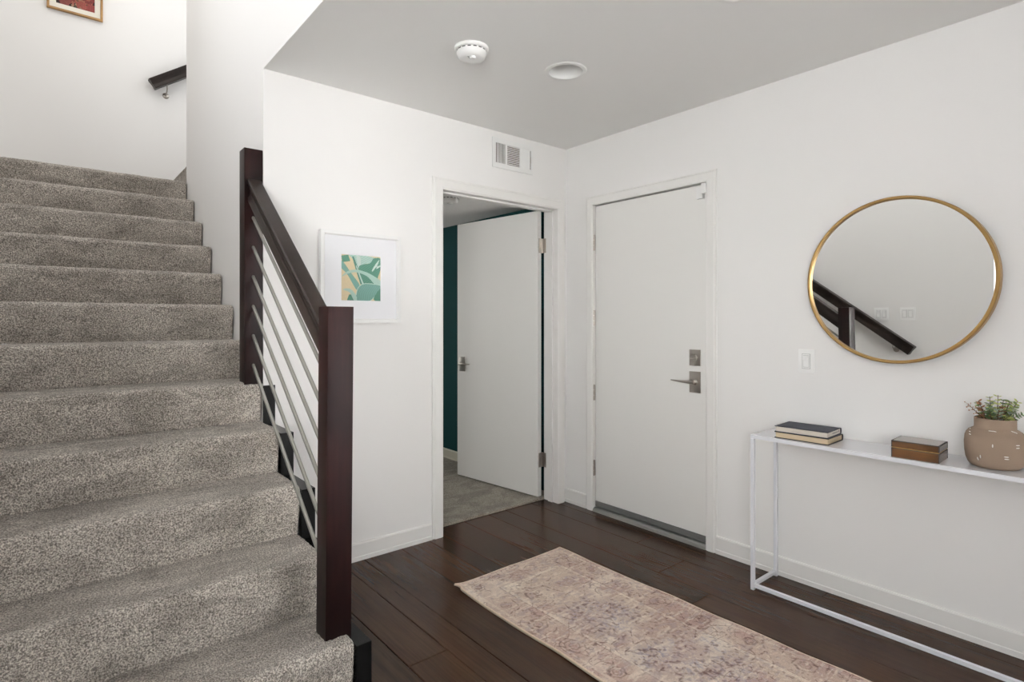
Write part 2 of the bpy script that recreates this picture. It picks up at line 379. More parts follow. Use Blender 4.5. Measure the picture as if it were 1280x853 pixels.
# leaf: its local +y runs from the hinge edge to the free edge, its visible face looks to -x
b = box(BM(), -LT, 0, 0, LW, 0, LH, 0.0015); obj('door_leaf', b, M_door, door)
def lever_set(parent, mtx, w_, h, lever_len, thumbturn=False, down=0.0):
    """mtx maps local (x along lever, y out of the door, z up)"""
    pl = box(BM(), -w_/2, w_/2, 0.0, 0.009, -h/2, h/2, 0.003, mtx, 2)
    pl_o = obj('lock_plate' if thumbturn else 'handle_plate', pl, M_nickel, parent, 40)
    if thumbturn:
        k = BM(); R_ = mtx @ Matrix.Rotation(-PI/2, 4, 'X')
        lathe(k, [(0, 0.013), (0.016, 0.013), (0.019, 0.008)], 24, R_)
        box(k, -0.024, 0.024, 0.013, 0.026, -0.0045, 0.0045, 0.002, mtx @ Matrix.Rotation(0.15, 4, 'Y'))
        obj('thumb_turn', k, M_nickel, pl_o, 40)
    else:
        k = BM(); R_ = mtx @ Matrix.Rotation(-PI/2, 4, 'X')
        lathe(k, [(0, 0.030), (0.011, 0.030), (0.011, 0.014), (0.016, 0.012), (0.018, 0.008)], 24, R_)
        n = 12; rings = []
        for i in range(n+1):
            t = i/n; x = -0.012+t*(lever_len+0.012); hh = 0.0105*(1-t)+0.0035*t; th = 0.006*(1-t)+0.0035*t
            y = 0.036+0.010*math.sin(t*PI)*0.5; z = 0.004*t
            rings.append([k.verts.new(mtx @ Vector((x, y+th*math.cos(a)*1.0, z+hh*math.sin(a)))) for a in [2*PI*j/12 for j in range(12)]])
        for A, B in zip(rings, rings[1:]):
            for j in range(12): k.faces.new((A[j], A[(j+1) % 12], B[(j+1) % 12], B[j]))
        k.faces.new(rings[0][::-1]); k.faces.new(rings[-1])
        obj('door_handle', k, M_nickel, pl_o, 50)
# on the visible face (-x): local lever x -> -y (towards hinges), out -> -x
Mv = Matrix(((0, -1, 0, -LT), (-1, 0, 0, LW-0.062), (0, 0, 1, 0.885), (0, 0, 0, 1)))
lever_set(door, Mv, 0.064, 0.115, 0.115)
Mh = Matrix(((0, 1, 0, 0.0), (-1, 0, 0, LW-0.062), (0, 0, 1, 0.885), (0, 0, 0, 1)))
lever_set(door, Mh, 0.064, 0.115, 0.115)
tag(obj('latch_plate', box(BM(), -0.031, -0.009, LW-0.001, LW+0.0012, 0.855, 0.915, 0.0005), M_nickel, door))
for z in (1.77, 0.275):
    b1, b2, b3 = hinge_meshes(); Mi = Matrix.Translation((-0.002, -0.0075, z-0.02))
    for b_ in (b1, b2, b3): bmesh.ops.transform(b_, matrix=Mi, verts=b_.verts)
    h = obj('hinge', b1, M_nickel, door); obj('knuckle', b2, M_nickel, h, 40); obj('screw_heads', b3, M_alu, h)['kind'] = 'stuff'
tag(door, None, 'door')

# front door
fd = thing('door_2', 'closed white flush front door with nickel deadbolt, lever and grey sweep', 'door', (XR+0.008, (DY0+DY1)/2, 0))
fd['kind'] = 'structure'
hw = (DY1-DY0)/2
obj('door_leaf', box(BM(), 0, 0.045, -hw+0.003, hw-0.006, 0.066, FZ-0.007, 0.0015), M_door, fd)
obj('door_sweep', box(BM(), -0.004, 0.045, -hw+0.003, hw-0.006, 0.032, 0.0659, 0.001), M_sweep, fd)
bm = BM(); prism(bm, [(-0.026, 0.0), (-0.022, 0.016), (-0.008, 0.023), (0.06, 0.023), (0.06, 0.0)], 'y', -hw+0.001, hw-0.001)
obj('threshold', bm, M_alu, fd)
Yp = 1.783-(DY0+DY1)/2
Mf = Matrix(((0, -1, 0, 0.0), (1, 0, 0, Yp), (0, 0, 1, 0.906), (0, 0, 0, 1)))
lever_set(fd, Mf, 0.068, 0.118, 0.135)
Mf2 = Matrix(((0, -1, 0, 0.0), (1, 0, 0, Yp), (0, 0, 1, 1.042), (0, 0, 0, 1)))
lever_set(fd, Mf2, 0.068, 0.090, 0, True)
for z in (1.759, 1.264, 0.776, 0.282):
    b2 = BM()
    for k in range(3): lathe(b2, [(0, -0.052+k*0.035), (0.0072, -0.0515+k*0.035), (0.0072, -0.0185+k*0.035), (0, -0.018+k*0.035)], 12, Matrix.Translation((-0.011, hw+0.002, z)))
    h = obj('hinge', b2, M_nickel, fd, 40)
    obj('hinge_leaf', box(BM(), -0.006, 0.0, hw-0.004, hw+0.002, z-0.05, z+0.05, 0.0005), M_nickel, h)

# alarm contact on the front door
ac = thing('door_alarm_contact', 'small white two-piece alarm contact at the top right corner of the front door', 'alarm sensor', (XR, 1.73, 1.955))
obj('magnet_housing', box(BM(), -0.012, 0.008, -0.004, 0.036, -0.037, 0.028, 0.002, None, 2), M_white, ac)
obj('sensor_housing', box(BM(), -0.036, -0.0185, -0.034, -0.008, -0.016, 0.040, 0.005, None, 2), M_white, ac)
obj('bracket', box(BM(), -0.019, -0.012, -0.030, 0.004, -0.010, 0.030, 0.001), M_white, ac)

# ------------------------------------------------------------ staircase
RZ_ = [0.0, 0.195, 0.395, 0.592, 0.778, 0.962, 1.147, 1.332, 1.516, 1.697, 1.880, 2.064, 2.238]
NY = [None]+[1.768+0.2555*k for k in range(12)]
st = thing('staircase', 'grey-beige carpeted staircase climbing along the left wall', 'staircase', (0, 0, 0))
def fbm(p, s): return noise.noise(Vector(p)*s)
def step_mesh(n, dx, ds, amp):
    z0, z1, y = RZ_[n-1], RZ_[n], NY[n]
    yb = (NY[n+1] if n < 12 else y+0.06)+0.045
    r = 0.026; prof = []
    # riser (leans in under the nose), arc nose, tread
    zs = z1-r*1.05
    m = max(3, int((zs-z0)/ds))
    for i in range(m): t = i/m; prof.append((y+0.018-0.018*(t**1.3)-0.004*math.sin(t*PI), z0+(zs-z0)*t))
    k = 7
    for i in range(k+1): a = PI-(PI/2)*i/k; prof.append((y+r+r*math.cos(a), z1-r+r*math.sin(a)-0.0*a))
    m2 = max(4, int((yb-y-r)/ds))
    for i in range(1, m2+1): prof.append((y+r+(yb-y-r)*i/m2, z1))
    nrm = []
    for i in range(len(prof)):
        a = prof[max(i-1, 0)]; b = prof[min(i+1, len(prof)-1)]; dy, dz = b[0]-a[0], b[1]-a[1]; l = math.hypot(dy, dz) or 1
        nrm.append((-dz/l, dy/l))
    xe = XS-0.004; xa = XL+0.001
    er = 0.014
    cols = [(xa+(xe-er-xa)*i/int((xe-er-xa)/dx), 0) for i in range(int((xe-er-xa)/dx)+1)]
    for i in range(1, 5): a = (PI/2)*i/4; cols.append((xe-er+er*math.sin(a), er*(1-math.cos(a))))
    V = []; nc = len(cols)
    for x, ins in cols:
        for (py, pz), (ny_, nz_) in zip(prof, nrm):
            q = (x, py, pz); d = amp*(fbm(q, 130)*0.9+fbm(q, 60)*0.7)+0.003*fbm(q, 9)
            e = min(1.0, max(0, (pz-z0)/0.02))
            V.append((x, py+ny_*(d-ins), pz+nz_*(d-ins)*e))
    np_ = len(prof)
    F = [(i*np_+j, (i+1)*np_+j, (i+1)*np_+j+1, i*np_+j+1) for i in range(nc-1) for j in range(np_-1)]
    # closing side cap and underside
    base = len(V); last = (nc-1)*np_
    V += [(xe-0.001, yb, z0-0.0), (xa, yb, z0-0.0)]
    F.append(tuple(last+j for j in range(np_))+(base,))
    F.append((base+1,)+tuple(np_-1-j for j in range(np_)))
    me = bpy.data.meshes.new('step'); me.from_pydata(V, [], F); me.shade_smooth()
    return me
for n in range(1, 13):
    f = {1: .006, 2: .006, 3: .006, 4: .006, 5: .007, 6: .007}.get(n, .011)
    link('step', step_mesh(n, f, f, 0.0026 if n < 7 else 0.0022), M_carpet, st)
obj('landing', box(BM(), XL+0.001, 1.10, NY[12]+0.05, YLAND-0.001, 2.12, RZ_[12]-0.001, 0.004), M_carpet, st)
for k in range(6):
    zt = RZ_[12]+0.186*(k+1); xx = 0.845+0.2555*k
    bm = BM(); prism(bm, [(xx+0.012, zt-0.186), (xx+0.004, zt-0.03), (xx-0.004, zt-0.016), (xx+0.004, zt-0.004), (xx+0.018, zt), (xx+0.30, zt), (xx+0.30, zt-0.186)], 'y', 4.625, YLAND-0.001)
    obj('upper_step', bm, M_carpet, st)
# stepped stringer outside the carpet
pts = [(NY[1]-0.004, 0.0)]
for n in range(1, 6):
    y = NY[n]-0.006 if n > 1 else NY[1]-0.004
    pts += [(y, RZ_[n-1]-0.018 if n > 1 else 0.0), (y, RZ_[n]-0.018)]
pts = pts[1:]
pts += [(YB-0.001, RZ_[5]-0.018), (YB-0.001, 0.0)]
pts = [(min(p[0], YB-0.001), p[1]) for p in pts]
strg = obj('stringer', prism(BM(), pts, 'x', XS-0.003, XS+0.052), M_stringer, st)
strg.modifiers.new('b', 'BEVEL').width = 0.0015

# ------------------------------------------------------------ railing
rl = thing('stair_railing', 'dark espresso stair railing with two square newel posts and six slanted grey bars', 'railing', (0.76, 1.87, 0.19))
def rel(o): o.location = (-0.76, -1.87, -0.19); return o
bm = box(BM(), 0.722, 0.811, 1.826, 1.908, 0.172, 1.296, 0.0022, None, 2)
for v in bm.verts: v.co.x += 0.010*(v.co.z-0.72); v.co.y += 0.004*(v.co.z-0.72)
rel(obj('newel_post', bm, M_espresso, rl, 30))
bm = box(BM(), 0.718, 0.7995, 2.795, 2.878, RZ_[5]-0.01, 2.046, 0.0022, None, 2)
rel(obj('newel_post', bm, M_espresso, rl, 30))
SL = 0.757
RAILP = [(-0.026, 0.0), (0.026, 0.0), (0.031, -0.005), (0.031, -0.018), (0.024, -0.030), (0.019, -0.044), (0.021, -0.060), (0.029, -0.070), (0.029, -0.084), (-0.029, -0.084), (-0.029, -0.070), (-0.021, -0.060), (-0.019, -0.044), (-0.024, -0.030), (-0.031, -0.018), (-0.031, -0.005)]
y0, y1 = 1.850, 2.83; zt = 1.906+SL*0.033
rel(obj('top_rail', sweep(BM(), RAILP, (0.762, y0, zt-SL*(y1-y0)), (0.762, y1, zt), (1, 0, 0)), M_rail, rl, 40))
for k in range(6):
    z = 1.727-0.1368*k
    zb = z-SL*(2.797-1.90)
    rel(obj('bar', tube(BM(), [(0.757, 1.905, zb), (0.757, 2.798, z)], 0.0072, 14), M_steel, rl, 60))

def bracket_mesh(pts, rose_c, axis):
    bm = BM(); tube(bm, pts, 0.005, 10)
    R_ = Matrix.Translation(rose_c) @ (Matrix.Rotation(PI/2, 4, 'Y') if axis == 'x' else Matrix.Rotation(PI/2, 4, 'X'))
    lathe(bm, [(0, 0.008), (0.018, 0.007), (0.025, 0.0)], 20, R_)
    return bm
# left wall handrail (seen in the mirror)
hr = thing('wall_handrail', 'dark wooden handrail on the left stair wall, reflected in the round mirror', 'handrail', (XL, 1.82, 0.95))
def rel2(o, t): o.location = -t.location; return o
slope = 0.728
rel2(obj('rail', sweep(BM(), RAILP, (XL+0.075, 1.758, 0.943), (XL+0.075, 4.50, 0.943+slope*(4.5-1.758)), (1, 0, 0)), M_rail, hr, 40), hr)
for yy in (1.93, 2.95, 3.95):
    zz = 0.985+slope*(yy-1.815)-0.105
    rel2(obj('bracket', bracket_mesh([(XL+0.075, yy, zz), (XL+0.075, yy, zz-0.03), (XL+0.055, yy, zz-0.045), (XL+0.006, yy, zz-0.052)], (XL+0.0, yy, zz-0.052), 'x'), M_nickel, hr, 50), hr)
hr2 = thing('landing_handrail', 'short dark handrail starting on the wall above the stair landing', 'handrail', (0.67, YLAND, 3.15))
rel2(obj('rail', sweep(BM(), RAILP, (0.668, YLAND-0.072, 3.205), (1.9, YLAND-0.072, 3.205+0.70*1.232), (0, 1, 0)), M_rail, hr2, 40), hr2)
for xx in (0.80, 1.6):
    zz = 3.205+0.70*(xx-0.668)-0.10
    rel2(obj('bracket', bracket_mesh([(xx, YLAND-0.072, zz), (xx, YLAND-0.072, zz-0.035), (xx, YLAND-0.05, zz-0.06), (xx, YLAND-0.006, zz-0.072)], (xx, YLAND, zz-0.072), 'y'), M_nickel, hr2, 50), hr2)

# ------------------------------------------------------------ coloured grids for flat prints
def grid_print(name, nu, nv, fn, place, mat_, parent=None):
    """fn(U,V)->rgb arrays on cells; place(u,v)->xyz"""
    u = (np.arange(nu)+0.5)/nu; v = (np.arange(nv)+0.5)/nv; U, V = np.meshgrid(u, v)
    rgb = fn(U, V)
    gu, gv = np.meshgrid(np.arange(nu+1)/nu, np.arange(nv+1)/nv)
    co = place(gu, gv)
    me = bpy.data.meshes.new(name)
    idx = np.arange((nu+1)*(nv+1)).reshape(nv+1, nu+1)
    F = np.stack([idx[:-1, :-1], idx[:-1, 1:], idx[1:, 1:], idx[1:, :-1]], -1).reshape(-1, 4)
    me.from_pydata(co.reshape(-1, 3).tolist(), [], F.tolist())
    ca = me.color_attributes.new('Col', 'FLOAT_COLOR', 'CORNER')
    c = np.concatenate([rgb.reshape(-1, 3), np.ones((nu*nv, 1))], 1)
    ca.data.foreach_set('color', np.repeat(c, 4, axis=0).astype(np.float32).ravel())
    return link(name, me, mat_, parent)
def srgb(r, g, b): return np.array([((x/255+0.055)/1.055)**2.4 if x/255 > 0.04045 else x/255/12.92 for x in (r, g, b)])
def inpoly(U, V, pts):
    r = np.zeros(U.shape, bool); n = len(pts); j = n-1
    for i in range(n):
        xi, yi = pts[i]; xj, yj = pts[j]
        if yi != yj: r ^= ((yi > V) != (yj > V)) & (U < (xj-xi)*(V-yi)/(yj-yi)+xi)
        j = i
    return r
def smooth_poly(pts, k=5):
    out = []; n = len(pts); p = [np.array(q, float) for q in pts]
    for i in range(n):
        a, b, c, d = p[i-1], p[i], p[(i+1) % n], p[(i+2) % n]
        for t in np.arange(k)/k:
            out.append(tuple(0.5*((2*b)+(-a+c)*t+(2*a-5*b+4*c-d)*t*t+(-a+3*b-3*c+d)*t**3)))
    return out
def vnoise(sh, cells, seed):
    r = np.random.RandomState(seed); gy, gx = cells; g = r.rand(gy+1, gx+1)
    y = np.linspace(0, gy-1e-6, sh[0]); x = np.linspace(0, gx-1e-6, sh[1])
    yi, xi = y.astype(int), x.astype(int); fy, fx = (y-yi)[:, None], (x-xi)[None, :]
    fy, fx = fy*fy*(3-2*fy), fx*fx*(3-2*fx)
    return (g[yi][:, xi]*(1-fy)*(1-fx)+g[yi][:, xi+1]*(1-fy)*fx+g[yi+1][:, xi]*fy*(1-fx)+g[yi+1][:, xi+1]*fy*fx)

# framed leaf print on the back wall
def picture(name, label, x0, x1, z0, z1, yw, fw_, fd_, mframe, mmat, ax0, ax1, az0, az1, fn, nu, nv, group=None):
    t = thing(name, label, 'picture', ((x0+x1)/2, yw, z0))
    def r_(o): o.location = -t.location; return o
    bm = BM(); yf = yw-fd_
    prof = [(0, 0), (0, -fd_), (fw_*0.75, -fd_), (fw_, -fd_*0.72), (fw_, -0.006)]
    loops = []
    for cx, cz, sx, sz in ((x0, z0, 1, 1), (x1, z0, -1, 1), (x1, z1, -1, -1), (x0, z1, 1, -1)):
        loops.append([bm.verts.new((cx+sx*a, yw+b-0.001, cz+sz*a)) for a, b in prof])
    for i in range(4):
        A, B = loops[i], loops[(i+1) % 4]
        for k in range(len(prof)-1): bm.faces.new((A[k], A[k+1], B[k+1], B[k]))
    r_(obj('frame', bm, mframe, t))
    yb = yw-fd_*0.55
    # mat board with a window: four bevelled strips
    bm = BM(); bx0, bx1, bz0, bz1 = x0+fw_*0.9, x1-fw_*0.9, z0+fw_*0.9, z1-fw_*0.9
    O = [bm.verts.new((a, yb, c)) for a, c in ((bx0, bz0), (bx1, bz0), (bx1, bz1), (bx0, bz1))]
    I = [bm.verts.new((a, yb, c)) for a, c in ((ax0, az0), (ax1, az0), (ax1, az1), (ax0, az1))]
    e = 0.002; J = [bm.verts.new((a, yb+0.002, c)) for a, c in ((ax0+e, az0+e), (ax1-e, az0+e), (ax1-e, az1-e), (ax0+e, az1-e))]
    for A, B in ((O, I), (I, J)):
        for i in range(4): bm.faces.new((A[i], A[(i+1) % 4], B[(i+1) % 4], B[i]))
    r_(obj('mat_board', bm, mmat, t))
    def place(u, v): return np.stack([ax0+(ax1-ax0)*u, np.full(u.shape, yb+0.0022), az1-(az1-az0)*v], -1)
    o = grid_print('print', nu, nv, fn, place, M_print, t); r_(o)
    return t
M_print = attr_mat('paper_print', 0.7)
def leaf_art(U, V):
    X = 115+U*492; Y = 128+V*590
    sand = srgb(236, 219, 184); img = np.zeros(U.shape+(3,)); img[:] = sand
    img *= (0.97+0.06*vnoise(U.shape, (30, 30), 3))[..., None]
    def paint(pts, col, col2=None, ang_=0.0, per=16, sm=True, edge=None):
        pp = smooth_poly(pts) if sm else pts; m = inpoly(X, Y, pp)
        c = np.zeros(U.shape+(3,)); c[:] = col
        if col2 is not None:
            s = 0.5+0.5*np.sin((X*math.cos(ang_)+Y*math.sin(ang_)+6*np.sin(Y/30))*2*PI/per)
            c = c*(1-s[..., None]*0.75)+np.array(col2)*s[..., None]*0.75
        img[m] = c[m]
        if edge is not None:
            q = [np.array(a) for a in pp]; d = np.full(U.shape, 1e9)
            for a, b in zip(q, q[1:]+q[:1]):
                ab = b-a; l2 = (ab@ab) or 1; t = np.clip(((X-a[0])*ab[0]+(Y-a[1])*ab[1])/l2, 0, 1)
                d = np.minimum(d, np.hypot(X-a[0]-t*ab[0], Y-a[1]-t*ab[1]))
            img[(d < 4)] = edge
    dk, dk2 = srgb(86, 138, 120), srgb(120, 166, 148)
    md, md2 = srgb(124, 172, 160), srgb(164, 202, 192)
    mint, mint2 = srgb(176, 210, 200), srgb(214, 230, 222); pale = srgb(222, 232, 226)
    paint([(118, 150), (200, 133), (226, 212), (130, 232)], dk, dk2, 0.1, 14, False)
    paint([(205, 130), (300, 128), (450, 135), (525, 158), (478, 218), (380, 245), (325, 300), (260, 190)], mint, mint2, 0.9, 26)
    paint([(300, 150), (345, 150), (352, 240), (325, 290)], pale, mint2, 0.9, 20)
    paint([(520, 156), (612, 160), (604, 290), (570, 400), (540, 500), (400, 505), (352, 400), (328, 285), (380, 245), (470, 222)], dk, dk2, 1.0, 20)
    paint([(590, 170), (540, 230), (500, 300), (495, 330), (512, 318), (550, 268), (612, 238), (612, 248), (550, 290)], pale, None)
    paint([(245, 148), (268, 150), (350, 380), (400, 505), (350, 505), (300, 345)], dk, md, 0.4, 18, False)
    paint([(292, 270), (300, 262), (392, 500), (372, 500)], mint2, None, 0, 1, False)
    paint([(115, 222), (150, 238), (240, 370), (338, 510), (305, 580), (190, 385), (115, 300)], md, md2, 0.85, 13)
    paint([(122, 415), (190, 345), (300, 318), (420, 342), (540, 400), (612, 460), (612, 525), (540, 505), (430, 395), (300, 352), (200, 372)], mint, mint2, 1.2, 12)
    paint([(300, 722), (302, 610), (335, 530), (400, 493), (500, 492), (606, 512), (575, 590), (510, 680), (440, 722)], md*0.86, md2, 0.25, 17, True, mint2)
    paint([(515, 680), (560, 600), (612, 545), (612, 722), (540, 715)], dk, dk2, 0.7, 14)
    paint([(185, 715), (208, 640), (240, 640), (280, 715)], dk, dk2, 0.5, 15, False)
    paint([(135, 580), (200, 560), (255, 590), (300, 660), (302, 722), (275, 722), (215, 610)], mint, mint2, 0.9, 12)
    return img**1.12*0.76
picture('framed_leaf_print', 'green leaf print in a white frame on the back wall behind the newel post', 1.062, 1.504, 1.236, 1.7015, YB, 0.022, 0.030, M_frame_white, M_mat_board, 1.172, 1.392, 1.350, 1.588, leaf_art, 130, 140)
def poppy_art(U, V):
    img = np.zeros(U.shape+(3,)); img[:] = srgb(58, 42, 36)
    n = vnoise(U.shape, (26, 22), 8); img[n > 0.62] = srgb(112, 92, 62); img[n < 0.22] = srgb(70, 58, 66)
    r = np.random.RandomState(11)
    for i in range(34):
        cx, cy, ra = r.rand(), r.rand(), 0.07+0.07*r.rand()
        d = np.hypot(U-cx, (V-cy)*1.25)+0.03*np.sin(6*np.arctan2(V-cy, U-cx)+i)
        col = [srgb(196, 74, 58), srgb(178, 60, 50), srgb(214, 104, 74), srgb(160, 66, 62)][i % 4]
        m = d < ra; sh = (0.75+0.45*vnoise(U.shape, (40, 40), 20+i))[..., None]; img[m] = (col*sh)[m]
        img[d < ra*0.2] = srgb(226, 150, 100)
    for i in range(16):
        cx, cy = r.rand(), r.rand(); d = np.hypot((U-cx)/1.6, V-cy); img[d < 0.022] = srgb(206, 170, 120)
    # the strip seen in the hallway: three blooms over dark leaves
    for cx, cy, ra, col in ((0.22, .905, 0.15, srgb(176, 74, 66)), (0.64, .925, 0.13, srgb(206, 84, 62)), (0.90, .95, 0.115, srgb(190, 66, 58)), (0.42, .965, .035, srgb(214, 160, 116)), (.62, .985, .03, srgb(190, 150, 110))):
        d = np.hypot(U-cx, (V-cy)*1.3)+0.012*np.sin(5*np.arctan2(V-cy, U-cx)); m = d < ra
        img[m] = (col*(0.8+0.4*vnoise(U.shape, (50, 50), int(cx*100)))[..., None])[m]
    g_ = img.mean(-1, keepdims=True); return (img*0.72+g_*0.28)*0.62
M_oak = wood_dark('oak_frame', (0.46, 0.25, 0.085), (0.56, 0.33, 0.13), 0.4, 'x', 0.2)
picture('framed_poppy_print', 'red poppy print in a thin oak frame high on the landing wall', 0.030, 0.371, 3.594, 4.06, YLAND, 0.0155, 0.026, M_oak, M_cream, 0.083, 0.322, 3.645, 4.01, poppy_art, 110, 170)

# ------------------------------------------------------------ wall plates, vent, ceiling fittings
def switch(name, label, plane, sgn, y0, y1, z0, z1, gangs, group=None):
    yc, zc = (y0+y1)/2, (z0+z1)/2; t = thing(name, label, 'light switch', (plane, yc, zc), 0, group)
    d = -sgn
    a, b = sorted((0, d*0.0065)); obj('wall_plate', box(BM(), a, b, -(y1-y0)/2, (y1-y0)/2, -(z1-z0)/2, (z1-z0)/2, 0.0030, None, 2), M_switch, t, 40)
    for k in range(gangs):
        o = (k-(gangs-1)/2)*0.046
        a, b = sorted((d*0.0066, d*0.0072)); obj('frame_gap_shade', box(BM(), a, b, o-0.0187, o+0.0187, -0.0352, 0.0352), M_gap, t)
        a, b = sorted((d*0.0066, d*0.0085)); fr = obj('rocker_frame', box(BM(), a, b, o-0.0175, o+0.0175, -0.034, 0.034, 0.0008), M_switch, t)
        a, b = sorted((d*0.0086, d*0.0089)); obj('rocker_gap_shade', box(BM(), a, b, o-0.0135, o+0.0135, -0.028, 0.028), M_gap, fr)
        bm = BM(); x1, x2 = d*0.0089, d*0.0135
        prism(bm, [(x1, 0.027), (x1, -0.027), (d*0.0095, -0.027), (d*0.0095, 0.0), (x2, 0.027)], 'y', o-0.0125, o+0.0125)
        obj('rocker', bm, M_switch, fr)
    return t
switch('light_switch', 'white single rocker switch on the right wall between front door and mirror', XR, 1, 1.146, 1.219, 0.999, 1.112, 1)
g = 'double light switches on the left stair wall'
switch('light_switch', 'white double switch on the left wall, half behind the handrail in the mirror', XL, -1, 1.985, 2.106, 1.170, 1.284, 2, g)
switch('light_switch', 'white double switch on the left wall, clear above the handrail end in the mirror', XL, -1, 1.778, 1.899, 1.170, 1.284, 2, g)

vt = thing('air_vent', 'white metal air register high on the wall above the side doorway', 'vent', (2.318, YB, 2.296))
bm = BM(); W, H_ = 0.167, 0.0935
def vb(x0, x1, z0, z1, y0=-0.008, y1=0.0): box(bm, x0, x1, y0, y1, z0, z1, 0.0008)
SEC = [(-0.142, -0.066), (-0.050, 0.054), (0.070, 0.150)]; hz = 0.062
vb(-W, W, hz, H_); vb(-W, W, -H_, -hz); vb(-W, SEC[0][0], -hz, hz)
for a, b in zip(SEC, SEC[1:]): vb(a[1], b[0], -hz, hz)
vb(SEC[2][1], W, -hz, hz); obj('face_frame', bm, M_white, vt)
obj('duct_shade', box(BM(), -0.15, 0.155, -0.0015, -0.0005, -0.066, 0.066), mat('vent_shadow_box', (0.10, 0.07, 0.055), 0.9), vt)  # flat dark sheet, the shade behind the slats put into its colour
for k in range(8):
    x = SEC[0][0]+0.0085*(k+0.9)+0.002
    obj('slat', box(BM(), -0.0014, 0.0014, -0.0065, -0.003, -hz, hz, 0, Matrix.Translation((x, 0, 0))), M_white, vt)
for k in range(11):
    z = -hz+0.0112*(k+0.6)
    obj('slat', box(BM(), SEC[1][0], SEC[1][1], -0.009, -0.003, -0.0022, 0.0022, 0, Matrix.Translation((0, 0, z)) @ Matrix.Rotation(0.0, 4, 'X')), M_white, vt)
for k in range(8):
    x = SEC[2][0]+0.0088*(k+0.6)
    obj('slat', box(BM(), -0.0042, 0.0042, -0.0015, 0.0, -hz, hz, 0, Matrix.Translation((x, -0.005, 0)) @ Matrix.Rotation(-0.35, 4, 'Z')), M_white, vt)
obj('damper_lever', box(BM(), 0.1405, 0.1425, -0.014, -0.004, -0.025, 0.020, 0.0005), M_nickel, vt)

def smoke_detector(name, label, loc, ceil_m=M_white):
    t = thing(name, label, 'smoke detector', loc)
    obj('mounting_base', lathe(BM(), [(0.0, 0), (0.074, 0), (0.0745, -0.004), (0.072, -0.012), (0.067, -0.0145), (0.0, -0.0145)], 56), ceil_m, t, 50)
    obj('body', lathe(BM(), [(0.0, -0.0142), (0.062, -0.0142), (0.062, -0.019), (0.0645, -0.020), (0.0645, -0.026), (0.058, -0.042), (0.050, -0.049), (0.020, -0.0535), (0, -0.054)], 56), ceil_m, t, 50)
    bm = BM()
    for k in range(16):
        a = 2*PI*k/16
        box(bm, 0.0605, 0.0632, -0.007, 0.007, -0.0192, -0.0152, 0, Matrix.Rotation(a, 4, 'Z'))
    o = obj('vent_slots', bm, M_dark, t); o['kind'] = 'stuff'
    bm = BM()
    for k in range(7): box(bm, 0.016, 0.040, -0.0015, 0.0015, -0.0535, -0.050, 0, Matrix.Rotation(-2.6+k*0.14, 4, 'Z'))
    o = obj('sounder_grille', bm, mat('grey_grille', (0.5, 0.5, 0.49), 0.6), t); o['kind'] = 'stuff'
    obj('test_button', lathe(BM(), [(0.014, -0.050), (0.0135, -0.057), (0.011, -0.059), (0, -0.059)], 28, Matrix.Translation((-0.012, -0.026, 0))), ceil_m, t, 50)
    return t
smoke_detector('smoke_detector', 'white domed smoke detector on the hall ceiling beside the recessed light', (1.436, 2.008, ZC))
smoke_detector('smoke_detector', 'white smoke detector on the side room ceiling seen through the open doorway', (2.135, 3.24, 2.09))

M_lamp = mat('frosted_lens', (0.62, 0.60, 0.56), 0.5)
for i, ((cx, cy), lab) in enumerate(zip(LIGHTS, ('white recessed downlight on the ceiling in front of the vent', 'white recessed downlight cut off by the top edge of the picture'))):
    t = thing('recessed_light', lab, 'ceiling light', (cx, cy, ZC), 0, 'recessed hall downlights')
    obj('trim_ring', lathe(BM(), [(0.0765, 0.004), (0.0765, -0.001), (0.080, -0.005), (0.096, -0.004), (0.100, 0.0), (0.0765, 0.004)], 64), M_white, t, 40)
    obj('reflector_can', lathe(BM(), [(0.0765, 0.0), (0.070, 0.03), (0.060, 0.055), (0.054, 0.062)], 64), M_white, t, 60)
    obj('bulb', lathe(BM(), [(0.056, 0.060), (0.050, 0.054), (0.030, 0.049), (0, 0.047)], 48), M_lamp, t, 60)

# ------------------------------------------------------------ mirror
M_gold = mat('brushed_gold', (0.36, 0.225, 0.085), 0.42, 0.8)
v = coords(M_gold, (1, 1, 40)); bump(M_gold, noise_(M_gold, v, 30, 3), 0.08, 0.002)
mr = thing('round_mirror', 'large round mirror in a thin brushed gold frame above the console table', 'mirror', (2.738, 0.808, 1.4165))
nrm = Vector((-1, 0.036, -0.013)).normalized()
mr.rotation_euler = nrm.to_track_quat('Z', 'Y').to_euler()
obj('frame', lathe(BM(), [(0.334, 0.0), (0.334, 0.014), (0.337, 0.016), (0.344, 0.016), (0.347, 0.013), (0.347, -0.020), (0.334, -0.020), (0.334, 0.0)], 128), M_gold, mr, 35)
obj('mirror_glass', lathe(BM(), [(0, 0.004), (0.335, 0.004)], 128), M_mirror, mr)
obj('backing', lathe(BM(), [(0, -0.019), (0.335, -0.019), (0.335, 0.0038), (0, 0.0038)], 64), M_dark, mr)

